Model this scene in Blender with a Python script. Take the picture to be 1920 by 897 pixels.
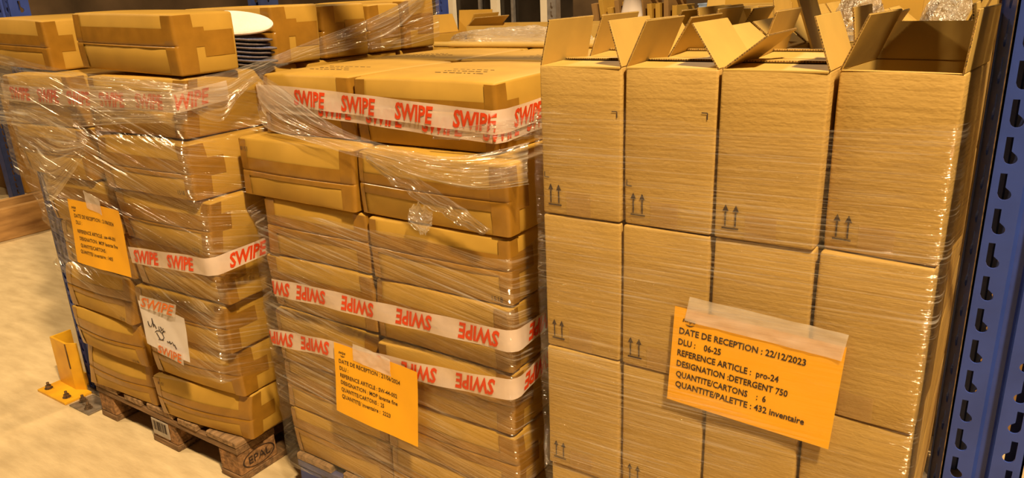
import bpy, bmesh, math, random
from mathutils import Vector, Matrix, noise
random.seed(7)
for o in list(bpy.data.objects): bpy.data.objects.remove(o)
scene = bpy.context.scene
C = scene.collection
# ------------------------------------------------------------------ camera
F, PITCH, YAW, ROLL, CAMH = 1398.8, .3194, -.59783, -.042606, 1.41
_cy, _sy = math.cos(YAW), math.sin(YAW)
FWD = Vector((_sy*math.cos(PITCH), _cy*math.cos(PITCH), -math.sin(PITCH)))
_r = Vector((_cy, -_sy, 0)); _u = _r.cross(FWD)
RGT = _r*math.cos(ROLL) + _u*math.sin(ROLL); UPV = -_r*math.sin(ROLL) + _u*math.cos(ROLL)
CAM = Vector((0, 0, CAMH))
cd = bpy.data.cameras.new('camera'); cam = bpy.data.objects.new('camera', cd); C.objects.link(cam)
cd.sensor_width = 36; cd.lens = F/1920*36; cd.clip_start = .02
cam.matrix_world = Matrix(((RGT.x, UPV.x, -FWD.x, 0), (RGT.y, UPV.y, -FWD.y, 0), (RGT.z, UPV.z, -FWD.z, CAMH), (0, 0, 0, 1)))
scene.camera = cam
# ------------------------------------------------------------------ light
w = bpy.data.worlds.new('world'); scene.world = w; w.use_nodes = True
w.node_tree.nodes['Background'].inputs[0].default_value = (1, .74, .56, 1)
w.node_tree.nodes['Background'].inputs[1].default_value = .036
def area(name, loc, tgt, power, size, col=(1, .715, .40)):
    l = bpy.data.lights.new(name, 'AREA'); l.energy = power; l.shape = 'DISK'; l.size = size; l.color = col
    o = bpy.data.objects.new(name, l); C.objects.link(o); o.location = loc
    o.rotation_euler = (Vector(tgt)-Vector(loc)).to_track_quat('-Z', 'Y').to_euler(); return o
area('high_bay_lamp_key', (1.55, -.38, 5.3), (-1, 1.3, .8), 600, .34)
area('aisle_fill_light', (-6.4, -.6, 5.2), (-4.8, .9, 0), 215, .5)  # added fill light, brightens the aisle floor and carton fronts
area('background_fill_light', (-2.2, 6.2, 5.2), (-2.2, 5.6, 0), 270, .6)  # added light that only lifts the background, not a known fixture
vs = scene.view_settings
vs.view_transform = 'Standard'; vs.look = 'None'; vs.gamma = 1; vs.use_curve_mapping = False; vs.exposure = 0
# ------------------------------------------------------------------ pixel helpers (photo 1920x897)
def ray(px, py): return RGT*(px-960) - UPV*(py-448.5) + FWD*F
def PY(px, py, Y): d = ray(px, py); return CAM + d*(Y/d.y)
def PX(px, py, X): d = ray(px, py); return CAM + d*(X/d.x)
def PZ(px, py, Z): d = ray(px, py); return CAM + d*((Z-CAMH)/d.z)
# ------------------------------------------------------------------ materials
MAT = {}
def mat(name, col, rough=.6, metal=0, var=.12, vscale=6, bump=0, bscale=60, bstretch=(1, 1, 1), coat=0, col2=None, spec=.4, stretch=(1, 1, 1)):
    m = bpy.data.materials.new(name); m.use_nodes = True; nt = m.node_tree; N = nt.nodes; L = nt.links
    b = N['Principled BSDF']; b.inputs['Roughness'].default_value = rough; b.inputs['Metallic'].default_value = metal
    b.inputs['Specular IOR Level'].default_value = spec
    if coat: b.inputs['Coat Weight'].default_value = coat; b.inputs['Coat Roughness'].default_value = .12
    tc = N.new('ShaderNodeTexCoord'); mp = N.new('ShaderNodeMapping'); mp.inputs['Scale'].default_value = stretch
    L.new(tc.outputs['Object'], mp.inputs[0])
    n = N.new('ShaderNodeTexNoise'); n.inputs['Scale'].default_value = vscale; n.inputs['Detail'].default_value = 5; L.new(mp.outputs[0], n.inputs['Vector'])
    r = N.new('ShaderNodeValToRGB'); c2 = col2 or tuple(c*(1-var*2) for c in col)
    r.color_ramp.elements[0].position = .3; r.color_ramp.elements[1].position = .7
    r.color_ramp.elements[0].color = (*c2, 1); r.color_ramp.elements[1].color = (*[c*(1+var*.6) for c in col], 1)
    L.new(n.outputs['Fac'], r.inputs[0]); L.new(r.outputs[0], b.inputs['Base Color'])
    if bump:
        mp2 = N.new('ShaderNodeMapping'); mp2.inputs['Scale'].default_value = bstretch; L.new(tc.outputs['Object'], mp2.inputs[0])
        n2 = N.new('ShaderNodeTexNoise'); n2.inputs['Scale'].default_value = bscale; n2.inputs['Detail'].default_value = 3; L.new(mp2.outputs[0], n2.inputs['Vector'])
        bp = N.new('ShaderNodeBump'); bp.inputs['Strength'].default_value = bump; bp.inputs['Distance'].default_value = .004
        L.new(n2.outputs['Fac'], bp.inputs['Height']); L.new(bp.outputs[0], b.inputs['Normal'])
    MAT[name] = m; return m
CARD = (.49, .292, .042)
mat('cardboard', CARD, .62, var=.07, vscale=9, bump=.12, bscale=14)
mat('cardboard_pale', (.52, .345, .085), .62, var=.08, vscale=7, bump=.15, bscale=16)
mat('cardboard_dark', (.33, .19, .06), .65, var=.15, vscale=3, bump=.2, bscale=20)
mat('cardboard_edge', (.30, .17, .05), .8, var=.5, vscale=160)
mat('tape_brown', (.32, .158, .018), .26, var=.10, vscale=20, bump=.25, bscale=24, spec=.5)
mat('ink', (.030, .018, .015), .6, var=.1)
mat('ink_box', (.055, .035, .028), .7, var=.1)
mat('red_ink', (.68, .06, .010), .4, var=.1)
mat('orange_ink', (.75, .17, .02), .4, var=.1)
mat('paper_orange', (.93, .46, .012), .65, var=.02, vscale=10, bump=.1, bscale=10)
mat('paper_soiled', (.46, .40, .32), .8, var=.15, vscale=30)
mat('paper_white', (.72, .66, .62), .65, var=.02, vscale=10, bump=.1, bscale=10)
mat('wood', (.34, .21, .10), .8, var=.3, vscale=7, bump=.7, bscale=30, bstretch=(6, 1, 6), stretch=(9, 1.2, 9))
mat('wood_dark', (.25, .145, .065), .85, var=.3, vscale=7, bump=.8, bscale=30, bstretch=(1, 6, 6), stretch=(1.2, 9, 9))
mat('wood_block', (.33, .175, .07), .85, var=.35, vscale=45, bump=1.2, bscale=90)
mat('blue_worn', (.03, .065, .30), .6, var=.2, vscale=12, col2=(.06, .06, .14), bump=.5, bscale=50)
mat('timber', (.50, .29, .10), .7, var=.35, vscale=3.5, col2=(.22, .105, .03), stretch=(1, 1, 5), bump=.3, bscale=20)
mat('rack_blue', (.032, .066, .33), .42, var=.10, vscale=14, bump=.08, bscale=60)
mat('rack_blue_shaded', (.03, .05, .17), .5, var=.15, vscale=14)  # darker copy of the rack blue: shade on rear steel put into the colour
mat('steel', (.33, .28, .22), .45, metal=.6, var=.25, vscale=30)
mat('galvanised', (.42, .40, .40), .4, metal=.7, var=.15, vscale=20)
mat('bolt', (.22, .15, .09), .45, metal=.6, var=.35, vscale=80)
mat('yellow_paint', (.83, .47, .018), .4, var=.10, vscale=9, col2=(.62, .30, .02))
mat('yellow_scuff', (.16, .08, .02), .7, var=.3, vscale=30)
mat('floor_concrete', (.66, .53, .31), .55, var=.12, vscale=11, col2=(.54, .42, .235), bump=.6, bscale=38, bstretch=(.5, 1.6, 1), stretch=(.6, 2.0, 1), spec=.3)
mat('wall_paint', (.20, .13, .07), .8, var=.3, vscale=1.2)
mat('white_frame', (.78, .72, .60), .5, var=.05)
mat('dark_glass', (.035, .028, .022), .12, var=.3, vscale=1.5)
mat('pad_white', (.88, .78, .74), .9, var=.04, vscale=20, bump=.3, bscale=120)
mat('pad_blue', (.12, .16, .36), .95, var=.35, vscale=140, bump=1, bscale=200)
mat('pad_grey', (.17, .14, .14), .9, var=.2, vscale=60)
mat('yellow_bin', (.85, .55, .04), .45, var=.05)
mat('pink_stuff', (.72, .42, .33), .7, var=.15, vscale=20)
mat('pale_blue', (.32, .45, .70), .6, var=.2, vscale=9)
mat('lilac', (.42, .33, .55), .6, var=.1, vscale=9)

def flute_mat():
    m = bpy.data.materials.new('cardboard_fluted'); m.use_nodes = True; nt = m.node_tree; N = nt.nodes; L = nt.links
    b = N['Principled BSDF']; b.inputs['Roughness'].default_value = .55; b.inputs['Specular IOR Level'].default_value = .3
    tc = N.new('ShaderNodeTexCoord')
    def nz(scale, st, det=3):
        mp = N.new('ShaderNodeMapping'); mp.inputs['Scale'].default_value = st; L.new(tc.outputs['Object'], mp.inputs[0])
        n = N.new('ShaderNodeTexNoise'); n.inputs['Scale'].default_value = scale; n.inputs['Detail'].default_value = det; L.new(mp.outputs[0], n.inputs['Vector']); return n
    a = nz(7, (1, 1, 1)); r = N.new('ShaderNodeValToRGB')
    r.color_ramp.elements[0].position = .3; r.color_ramp.elements[1].position = .7
    r.color_ramp.elements[0].color = (.43, .275, .074, 1); r.color_ramp.elements[1].color = (.50, .328, .094, 1)
    L.new(a.outputs['Fac'], r.inputs[0]); L.new(r.outputs[0], b.inputs['Base Color'])
    d = nz(150, (.75, .75, 1.3), 1); e = nz(34, (.22, .22, 4.0), 3)
    ad = N.new('ShaderNodeMath'); ad.operation = 'MULTIPLY_ADD'; ad.inputs[1].default_value = 1.3
    L.new(e.outputs['Fac'], ad.inputs[0]); L.new(d.outputs['Fac'], ad.inputs[2])
    bp = N.new('ShaderNodeBump'); bp.inputs['Strength'].default_value = .27; bp.inputs['Distance'].default_value = .003
    L.new(ad.outputs[0], bp.inputs['Height']); L.new(bp.outputs[0], b.inputs['Normal'])
    MAT['cardboard_fluted'] = m
flute_mat()

def film_mat(name, us, vsc, haze, gloss, rough=.13, bump=.7, streak=.5, tint=(.97, .96, .93), lump=3.0):
    """clear stretch film: mostly transparent, glossy, creased along its UV u direction"""
    m = bpy.data.materials.new(name); m.use_nodes = True; nt = m.node_tree; N = nt.nodes; L = nt.links
    N.remove(N['Principled BSDF']); out = N['Material Output']
    uv = N.new('ShaderNodeUVMap')
    def nz(scale, st, det, dist=0):
        mp = N.new('ShaderNodeMapping'); mp.inputs['Scale'].default_value = st; L.new(uv.outputs[0], mp.inputs[0])
        n = N.new('ShaderNodeTexNoise'); n.inputs['Scale'].default_value = scale; n.inputs['Detail'].default_value = det
        n.inputs['Distortion'].default_value = dist; L.new(mp.outputs[0], n.inputs['Vector']); return n
    s = nz(1, (us, vsc, 1), 4, .6); s2 = nz(1, (us*2.2, vsc*2.6, 1), 2, .3); h = nz(lump, (1, 1.6, 1), 4, .5)
    def ramp(n, a, bb):
        r = N.new('ShaderNodeMapRange'); r.inputs['From Min'].default_value = a; r.inputs['From Max'].default_value = bb; L.new(n.outputs['Fac'], r.inputs['Value']); return r
    rs = ramp(s2, .52, .72); rh = ramp(h, .36, .66)
    ml = N.new('ShaderNodeMath'); ml.operation = 'MULTIPLY'; L.new(rs.outputs[0], ml.inputs[0]); L.new(rh.outputs[0], ml.inputs[1])
    hz = N.new('ShaderNodeMath'); hz.operation = 'MULTIPLY_ADD'; hz.inputs[1].default_value = streak; hz.inputs[2].default_value = haze; L.new(ml.outputs[0], hz.inputs[0])
    tr = N.new('ShaderNodeBsdfTransparent'); tr.inputs[0].default_value = (*tint, 1)
    df = N.new('ShaderNodeBsdfDiffuse'); df.inputs[0].default_value = (.85, .80, .72, 1)
    gl = N.new('ShaderNodeBsdfGlossy'); gl.inputs['Roughness'].default_value = rough; gl.inputs[0].default_value = (1, .98, .95, 1)
    ad = N.new('ShaderNodeMath'); ad.operation = 'MULTIPLY_ADD'; ad.inputs[1].default_value = .35; L.new(s2.outputs['Fac'], ad.inputs[0]); L.new(s.outputs['Fac'], ad.inputs[2])
    bp = N.new('ShaderNodeBump'); bp.inputs['Strength'].default_value = bump; bp.inputs['Distance'].default_value = .02; L.new(ad.outputs[0], bp.inputs['Height'])
    L.new(bp.outputs[0], gl.inputs['Normal']); L.new(bp.outputs[0], df.inputs['Normal'])
    m1 = N.new('ShaderNodeMixShader'); L.new(hz.outputs[0], m1.inputs[0]); L.new(tr.outputs[0], m1.inputs[1]); L.new(df.outputs[0], m1.inputs[2])
    g = N.new('ShaderNodeMath'); g.operation = 'MULTIPLY_ADD'; g.inputs[1].default_value = gloss; g.inputs[2].default_value = gloss*.35; L.new(rh.outputs[0], g.inputs[0])
    m2 = N.new('ShaderNodeMixShader'); L.new(g.outputs[0], m2.inputs[0]); L.new(m1.outputs[0], m2.inputs[1]); L.new(gl.outputs[0], m2.inputs[2])
    L.new(m2.outputs[0], out.inputs['Surface']); MAT[name] = m
film_mat('film_wrap', 1.3, 46, .014, .14, bump=.9, streak=.42)
film_mat('film_tight', 1.6, 90, .004, .10, bump=.8, streak=.36, rough=.08)
film_mat('film_drape', 2.4, 34, .07, .22, bump=1.0, streak=.7, rough=.13)
film_mat('film_crumple', 9, 11, .20, .22, bump=1.0, streak=.5, rough=.2)

def tape_mat(name, col, alpha, rough=.3):
    m = bpy.data.materials.new(name); m.use_nodes = True; nt = m.node_tree; N = nt.nodes; L = nt.links
    b = N['Principled BSDF']; b.inputs['Base Color'].default_value = (*col, 1); b.inputs['Roughness'].default_value = rough
    tc = N.new('ShaderNodeTexCoord'); n = N.new('ShaderNodeTexNoise'); n.inputs['Scale'].default_value = 30; L.new(tc.outputs['Object'], n.inputs['Vector'])
    r = N.new('ShaderNodeMapRange'); r.inputs['To Min'].default_value = alpha-.1; r.inputs['To Max'].default_value = alpha+.1
    L.new(n.outputs['Fac'], r.inputs['Value']); L.new(r.outputs[0], b.inputs['Alpha'])
    bp = N.new('ShaderNodeBump'); bp.inputs['Strength'].default_value = .3; bp.inputs['Distance'].default_value = .004; L.new(n.outputs['Fac'], bp.inputs['Height']); L.new(bp.outputs[0], b.inputs['Normal'])
    MAT[name] = m
tape_mat('tape_printed', (.76, .62, .52), .72)
tape_mat('tape_clear', (.80, .73, .66), .55)
tape_mat('tape_clear_box', (.55, .35, .13), .35, .2)
# ------------------------------------------------------------------ mesh helpers
def mesh(name, verts, faces, smooth=False, uvs=None):
    me = bpy.data.meshes.new(name); me.from_pydata([tuple(v) for v in verts], [], faces); 
    if uvs is not None:
        l = me.uv_layers.new(name='UVMap')
        for lp in me.loops: l.data[lp.index].uv = uvs[lp.vertex_index]
    if smooth:
        for p in me.polygons: p.use_smooth = True
    me.update(); return me
def obj(name, me, m, parent=None):
    o = bpy.data.objects.new(name, me); C.objects.link(o)
    if m:
        me.materials.clear(); me.materials.append(MAT[m])
    if parent: o.parent = parent
    return o
def tag(o, label, cat, group=None):
    o['label'] = label; o['category'] = cat
    if group: o['group'] = group
    return o
def thing(name, label, cat, loc=(0, 0, 0), rot=(0, 0, 0), group=None):
    o = bpy.data.objects.new(name, None); o.empty_display_size = .05; C.objects.link(o); o.location = loc; o.rotation_euler = rot
    return tag(o, label, cat, group)
def struct(name, me, m): o = obj(name, me, m); o['kind'] = 'structure'; return o
class MB:
    def __init__(s): s.v = []; s.f = []
    def box(s, x0, x1, y0, y1, z0, z1, jit=0):
        b = len(s.v)
        for z in (z0, z1):
            for x, y in ((x0, y0), (x1, y0), (x1, y1), (x0, y1)):
                s.v.append(Vector((x+random.uniform(-jit, jit), y+random.uniform(-jit, jit), z+random.uniform(-jit, jit)*.5)))
        s.f += [tuple(b+i for i in q) for q in ((0, 3, 2, 1), (4, 5, 6, 7), (0, 1, 5, 4), (1, 2, 6, 5), (2, 3, 7, 6), (3, 0, 4, 7))]; return s
    def prism(s, poly, axis_fn, t0, t1):
        b = len(s.v); n = len(poly)
        for t in (t0, t1):
            for p in poly: s.v.append(axis_fn(p[0], p[1], t))
        s.f.append(tuple(range(b, b+n))[::-1]); s.f.append(tuple(range(b+n, b+2*n)))
        for i in range(n): s.f.append((b+i, b+(i+1) % n, b+n+(i+1) % n, b+n+i))
        return s
    def tube(s, pts, r, n=8):
        b = len(s.v); P = [Vector(p) for p in pts]
        for i, p in enumerate(P):
            t = (P[min(i+1, len(P)-1)]-P[max(i-1, 0)]).normalized()
            a = t.cross(Vector((0, 0, 1)));  a = a.normalized() if a.length > .01 else Vector((1, 0, 0)); c = t.cross(a)
            for k in range(n):
                an = 2*math.pi*k/n; s.v.append(p+(a*math.cos(an)+c*math.sin(an))*r)
        for i in range(len(P)-1):
            for k in range(n): s.f.append((b+i*n+k, b+i*n+(k+1) % n, b+(i+1)*n+(k+1) % n, b+(i+1)*n+k))
        s.f.append(tuple(range(b, b+n))); s.f.append(tuple(range(b+(len(P)-1)*n, b+len(P)*n))[::-1]); return s
    def build(s, name, m, parent=None, bevel=0, smooth=False):
        me = mesh(name, s.v, s.f, smooth)
        bm = bmesh.new(); bm.from_mesh(me); bmesh.ops.recalc_face_normals(bm, faces=bm.faces)
        if bevel: bmesh.ops.bevel(bm, geom=bm.edges[:], offset=bevel, segments=1, affect='EDGES')
        bm.to_mesh(me); bm.free(); return obj(name, me, m, parent)
def grid_mesh(name, fn, nu, nv, smooth=True, uvfn=None, thick=0):
    v = []; uv = []; f = []
    for j in range(nv+1):
        for i in range(nu+1):
            u, t = i/nu, j/nv; v.append(fn(u, t)); uv.append(uvfn(u, t) if uvfn else (u, t))
    for j in range(nv):
        for i in range(nu): a = j*(nu+1)+i; f.append((a, a+1, a+nu+2, a+nu+1))
    return mesh(name, v, f, smooth, uv)
# text -> flat verts/faces, height normalised to cap height 1, left at x=0
_tc = {}
def text_geo(s, bold=0., shear=0., xs=1.):
    k = (s, bold, shear, xs)
    if k in _tc: return _tc[k]
    cu = bpy.data.curves.new('t', 'FONT'); cu.body = s; cu.size = 1; cu.offset = bold; cu.shear = shear; cu.resolution_u = 2
    o = bpy.data.objects.new('t', cu); C.objects.link(o); dg = bpy.context.evaluated_depsgraph_get(); dg.update()
    me = bpy.data.meshes.new_from_object(o.evaluated_get(dg))
    V = [(v.co.x*xs/.70, v.co.y/.70) for v in me.vertices]; Fc = [tuple(p.vertices) for p in me.polygons]
    bpy.data.objects.remove(o); bpy.data.curves.remove(cu); bpy.data.meshes.remove(me)
    _tc[k] = (V, Fc); return _tc[k]
def text_on(name, s, fn, m, parent, bold=0., shear=0., xs=1., x0=0, y0=0, h=1., width=None, flip=False):
    """fn(x,y) -> 3-D point; text starts at x0,y0 (baseline), cap height h"""
    V, Fc = text_geo(s, bold, shear, xs); mx = max(v[0] for v in V); kx = (width/mx) if width else h
    out = []
    for x, y in V:
        X, Y = x*kx, y*h
        if flip: X, Y = mx*kx-X, h-Y
        out.append(fn(x0+X, y0+Y))
    return obj(name, mesh(name, out, Fc), m, parent)
# ------------------------------------------------------------------ carton geometry
def axis_pts(L, r, n, extra=()):
    p = [-L/2, -L/2+r*.3, -L/2+r] + [-L/2+r+(L-2*r)*(i+1)/n for i in range(n-1)] + [L/2-r, L/2-r*.3, L/2] + list(extra)
    return sorted(set(round(q, 5) for q in p))
def rbox(w, d, h, r, n=(6, 5, 4), extra_z=()):
    ax = [axis_pts(w, r, n[0]), axis_pts(d, r, n[1]), axis_pts(h, r, n[2], extra_z)]
    vid = {}; V = []; Fc = []
    half = (w/2, d/2, h/2)
    def vert(p):
        k = tuple(round(c, 5) for c in p)
        if k not in vid:
            q = [max(-half[i]+r, min(half[i]-r, p[i])) for i in range(3)]; dv = Vector(p)-Vector(q)
            vv = Vector(q)+dv.normalized()*r if dv.length > 1e-9 else Vector(p)
            vid[k] = len(V); V.append(vv)
        return vid[k]
    for a in range(3):
        b, c = (a+1) % 3, (a+2) % 3
        for sgn in (-1, 1):
            for i in range(len(ax[b])-1):
                for j in range(len(ax[c])-1):
                    q = []
                    for (ii, jj) in ((i, j), (i+1, j), (i+1, j+1), (i, j+1)):
                        p = [0, 0, 0]; p[a] = sgn*half[a]; p[b] = ax[b][ii]; p[c] = ax[c][jj]; q.append(vert(p))
                    Fc.append(tuple(q if sgn > 0 else q[::-1]))
    return V, Fc
def perim(t, w, d, r):
    """rounded-rectangle outline; t=0 is the front (-Y) centre, + goes to +X side. returns x,y,nx,ny"""
    s = 1 if t >= 0 else -1; t = abs(t); f = w/2-r; arc = r*math.pi/2
    if t <= f: x, y, nx, ny = t, -d/2, 0, -1
    elif t <= f+arc:
        a = (t-f)/r; x, y, nx, ny = f+r*math.sin(a), -d/2+r-r*math.cos(a), math.sin(a), -math.cos(a)
    else: x, y, nx, ny = w/2, -d/2+r+(t-f-arc), 1, 0
    return s*x, y, s*nx, ny
class Carton:
    def __init__(s, w, d, h, seed, r=.007, bulge=.006, top=.0012, sag=0., nz=.0022, seam=.5, groove=.0035, lean=(0, 0), crush=.0, ex=(1, 1, 1)):
        s.__dict__.update(locals()); s.rng = random.Random(seed); s.off = Vector((seed*7.31, seed*3.7, seed*1.9))
        s.cr = [(random.Random(seed*9+i).uniform(-1, 1)*crush, random.Random(seed*5+i).uniform(-1, 1)*crush, random.Random(seed*3+i).uniform(-1, .3)*crush) for i in range(8)]
        q = []
        for i, (a, b, c) in enumerate(s.cr):          # ex: free left, right, front side
            if i & 1 and not ex[1]: a = -abs(a)
            if not i & 1 and not ex[0]: a = abs(a)
            if i & 2: b = -abs(b)
            elif not ex[2]: b = abs(b)
            q.append((a, b, -abs(c) if i & 4 else 0))
        s.cr = q
    def deform(s, p):
        x, y, z = p; xn, yn, zn = x/(s.w/2), y/(s.d/2), z/(s.h/2)
        c = lambda q: max(0, 1-min(1, q*q))
        gy = s.bulge*yn*c(xn)*c(zn)*(s.ex[2] if yn < 0 else 0); gx = s.bulge*.6*xn*c(yn)*c(zn)*(s.ex[0] if xn < 0 else s.ex[1]); gz = s.top*max(0, zn)*c(xn)*c(yn) - s.sag*c(xn)
        if s.seam and yn < -.9: gy += s.groove*math.exp(-((z/s.h+.5-s.seam)*s.h/.0022)**2)
        q = Vector((x, y, z)); nv = noise.noise_vector(q*7+s.off)*s.nz + noise.noise_vector(q*22+s.off)*s.nz*.4
        nv.z *= .4*(zn+1)/2
        k = 0
        cx = Vector((0, 0, 0))
        for i in range(8):
            sx, sy, sz = (1 if i & 1 else -1), (1 if i & 2 else -1), (1 if i & 4 else -1)
            wt = ((1+sx*xn)/2*(1+sy*yn)/2*(1+sz*zn)/2)**3; cx += Vector(s.cr[i])*wt
        lz = (zn+1)/2
        return Vector((x+gx+s.lean[0]*lz, y+gy+s.lean[1]*lz, z+gz)) + nv + cx + Vector((0, 0, s.h/2))
    def body(s):
        ex = [(s.seam-.5)*s.h+e for e in (-.004, -.0018, 0, .0018, .004)] if s.seam else []
        V, Fc = rbox(s.w, s.d, s.h, s.r, (7, 5, 4), ex)
        return mesh('body', [s.deform(v) for v in V], Fc, True)
    def surf(s, t, z, off=.0012):
        x, y, nx, ny = perim(t, s.w, s.d, s.r); p = s.deform((x, y, z)); return p+Vector((nx, ny, 0))*off
    def strip(s, t0, t1, z0, z1, off=.0012):
        n = max(2, int((t1-t0)/.018)); ts = [t0+(t1-t0)*i/n for i in range(n+1)]
        for sg in (-1, 1):
            for e in range(5):
                q = sg*(s.w/2-s.r+s.r*math.pi/2*e/4)
                if t0 < q < t1: ts.append(q)
        ts = sorted(ts); zs = [z0+(z1-z0)*i/5 for i in range(6)]
        if s.seam:
            zs += [q for e in (-.004, -.0018, 0, .0018, .004) for q in [(s.seam-.5)*s.h+e] if z0 < q < z1]
        zs = sorted(zs); V = []; Fc = []
        for z in zs:
            for t in ts: V.append(s.surf(t, z, off))
        n = len(ts)
        for j in range(len(zs)-1):
            for i in range(n-1): Fc.append((j*n+i, j*n+i+1, (j+1)*n+i+1, (j+1)*n+i))
        return mesh('tape', V, Fc, True)
    def front_fn(s, off=.0016):
        return lambda x, y: s.surf(x, y-s.h/2, off)
def mop_carton(label, x0, x1, yf, z0, d=.40, h=.1548, rot=(0, 0, 0), seed=1, tapes=True, num=None, sag=0, crush=.004, bulge=.007, group=None, lean=(0, 0), patches=True, mt='cardboard', ex=(1, 1, 1)):
    w = x1-x0-.006
    a_ = rot[2]; ox, oy = (x0-x1)/2, d/2; cx_, cy_ = x1+ox*math.cos(a_)-oy*math.sin(a_), yf+ox*math.sin(a_)+oy*math.cos(a_)
    t = thing('mop_carton', label, 'carton', (cx_, cy_, z0+.001), rot, group)
    rg = random.Random(seed*13)
    c = Carton(w, d, h, seed, sag=sag, crush=crush, bulge=bulge, seam=rg.uniform(.44, .56) if tapes else 0, lean=lean, ex=ex)
    obj('body', c.body(), mt, t)
    if tapes:
        sm = (c.seam-.5)*h; lo = rg.uniform(.004, .026)
        obj('tape_band', c.strip(-w/2-rg.uniform(.06, .1), w/2+rg.uniform(.06, .1), sm-lo, sm-lo+.048), 'tape_brown', t)
        for s in (-1, 1):
            a, b = rg.uniform(.018, .045), rg.uniform(.025, .05)
            q = s*(w/2); lo_, hi_ = (q-a, q+b) if s > 0 else (q-b, q+a)
            obj('edge_tape', c.strip(lo_, hi_, -h/2+.004, h/2-.004, .0019), 'tape_brown', t)
        if patches:
            q = w/2+d-.05
            obj('tape_patch', c.strip(w/2+min(d-.10, .22), w/2+min(d-.012, .32), -h*.22, h*.2, .0013), 'tape_brown', t)
    if num:
        px, pz, fl = num
        text_on('printed_number', '1518', c.front_fn(.0022), 'ink_box', t, x0=px*w/2, y0=pz*h, h=.0115, xs=1.0, flip=fl)
    return t
# ------------------------------------------------------------------ setting
def plane(name, m, co): return struct(name, mesh(name, co, [(0, 1, 2, 3)]), m)
plane('floor', 'floor_concrete', [(-14, -6, 0), (6, -6, 0), (6, 10, 0), (-14, 10, 0)])
plane('wall_back', 'wall_paint', [(-14, 9.5, 0), (6, 9.5, 0), (6, 9.5, 5.5), (-14, 9.5, 5.5)])
plane('wall_left', 'wall_paint', [(-11, -6, 0), (-11, 9.5, 0), (-11, 9.5, 5.5), (-11, -6, 5.5)])
# ------------------------------------------------------------------ pallets
def pallet(label, x0, y0, blue=False):
    t = thing('wooden_pallet', label, 'pallet', (x0, y0, 0))
    mb, ms, md = ('wood_block', 'wood_dark', 'wood') if not blue else ('blue_worn', 'blue_worn', 'wood')
    W, D = .8, 1.2
    for a, b in ((0, .1), (.3275, .4725), (.7, .8)):
        MB().box(a, b, 0, D, .001, .022, .001).build('bottom_board', 'wood_dark', t, .002)
        for c, e in ((0, .145), (.5275, .6725), (1.055, 1.2)):
            bb = MB().box(a+.002, b-.002, c+.003, e-.002, .022, .1, .0015).build('block', mb, t, .004)
            bb['_k'] = 0
            if a > .3 and a < .4 and c == 0 and not blue:
                MB().box(a+.012, a+.105, c-.0006, c+.002, .034, .094).build('barcode_label', 'paper_soiled', bb)
                bars = MB(); x = a+.02; rr = random.Random(3)
                while x < a+.095:
                    q = rr.choice((.0012, .002, .0032)); bars.box(x, x+q, c-.0012, c-.0004, .052, .088); x += q+rr.choice((.0015, .0025, .004))
                bars.build('barcode', 'ink', bb)
            if a > .6 and c == 0 and not blue:
                fx = b+.0012
                n = 40; ov = MB()
                cy, cz, ry, rz = c+.074, .061, .060, .030
                for i in range(n):
                    a0, a1 = 2*math.pi*i/n, 2*math.pi*(i+1)/n; k = len(ov.v)
                    for an, sc in ((a0, 1), (a1, 1), (a1, .93), (a0, .93)):
                        ov.v.append(Vector((fx, cy+ry*math.cos(an)*sc, cz+rz*math.sin(an)*sc)))
                    ov.f.append((k, k+1, k+2, k+3))
                ov.build('stamped_oval', 'ink', bb)
                text_on('stamped_letters', 'EPAL', lambda x, y: Vector((fx, cy-.041+x, cz-.013+y)), 'ink', bb, h=.026, width=.083)
            del bb['_k']
    for c, e in ((0, .145), (.5275, .6725), (1.055, 1.2)):
        MB().box(0, W, c, e, .1, .122, .0015).build('stringer_board', ms, t, .002)
    for a, b in ((0, .145), (.195, .295), (.3275, .4725), (.505, .605), (.655, .8)):
        MB().box(a, b, random.uniform(-.004, .004), D, .122, .1445, .0012).build('deck_board', md, t, .003)
    return t
LX, LY = -2.622, 1.137
pallet('bare wooden pallet stamped EPAL under the leaning carton stack', LX, LY)
pallet('blue painted pallet under the carton stack with upside-down red tape', -1.622, 1.20, True)
pallet('pallet under the tall plain detergent cartons beside the blue rack post', -.8175, 1.192, True).scale.x = .93
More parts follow.
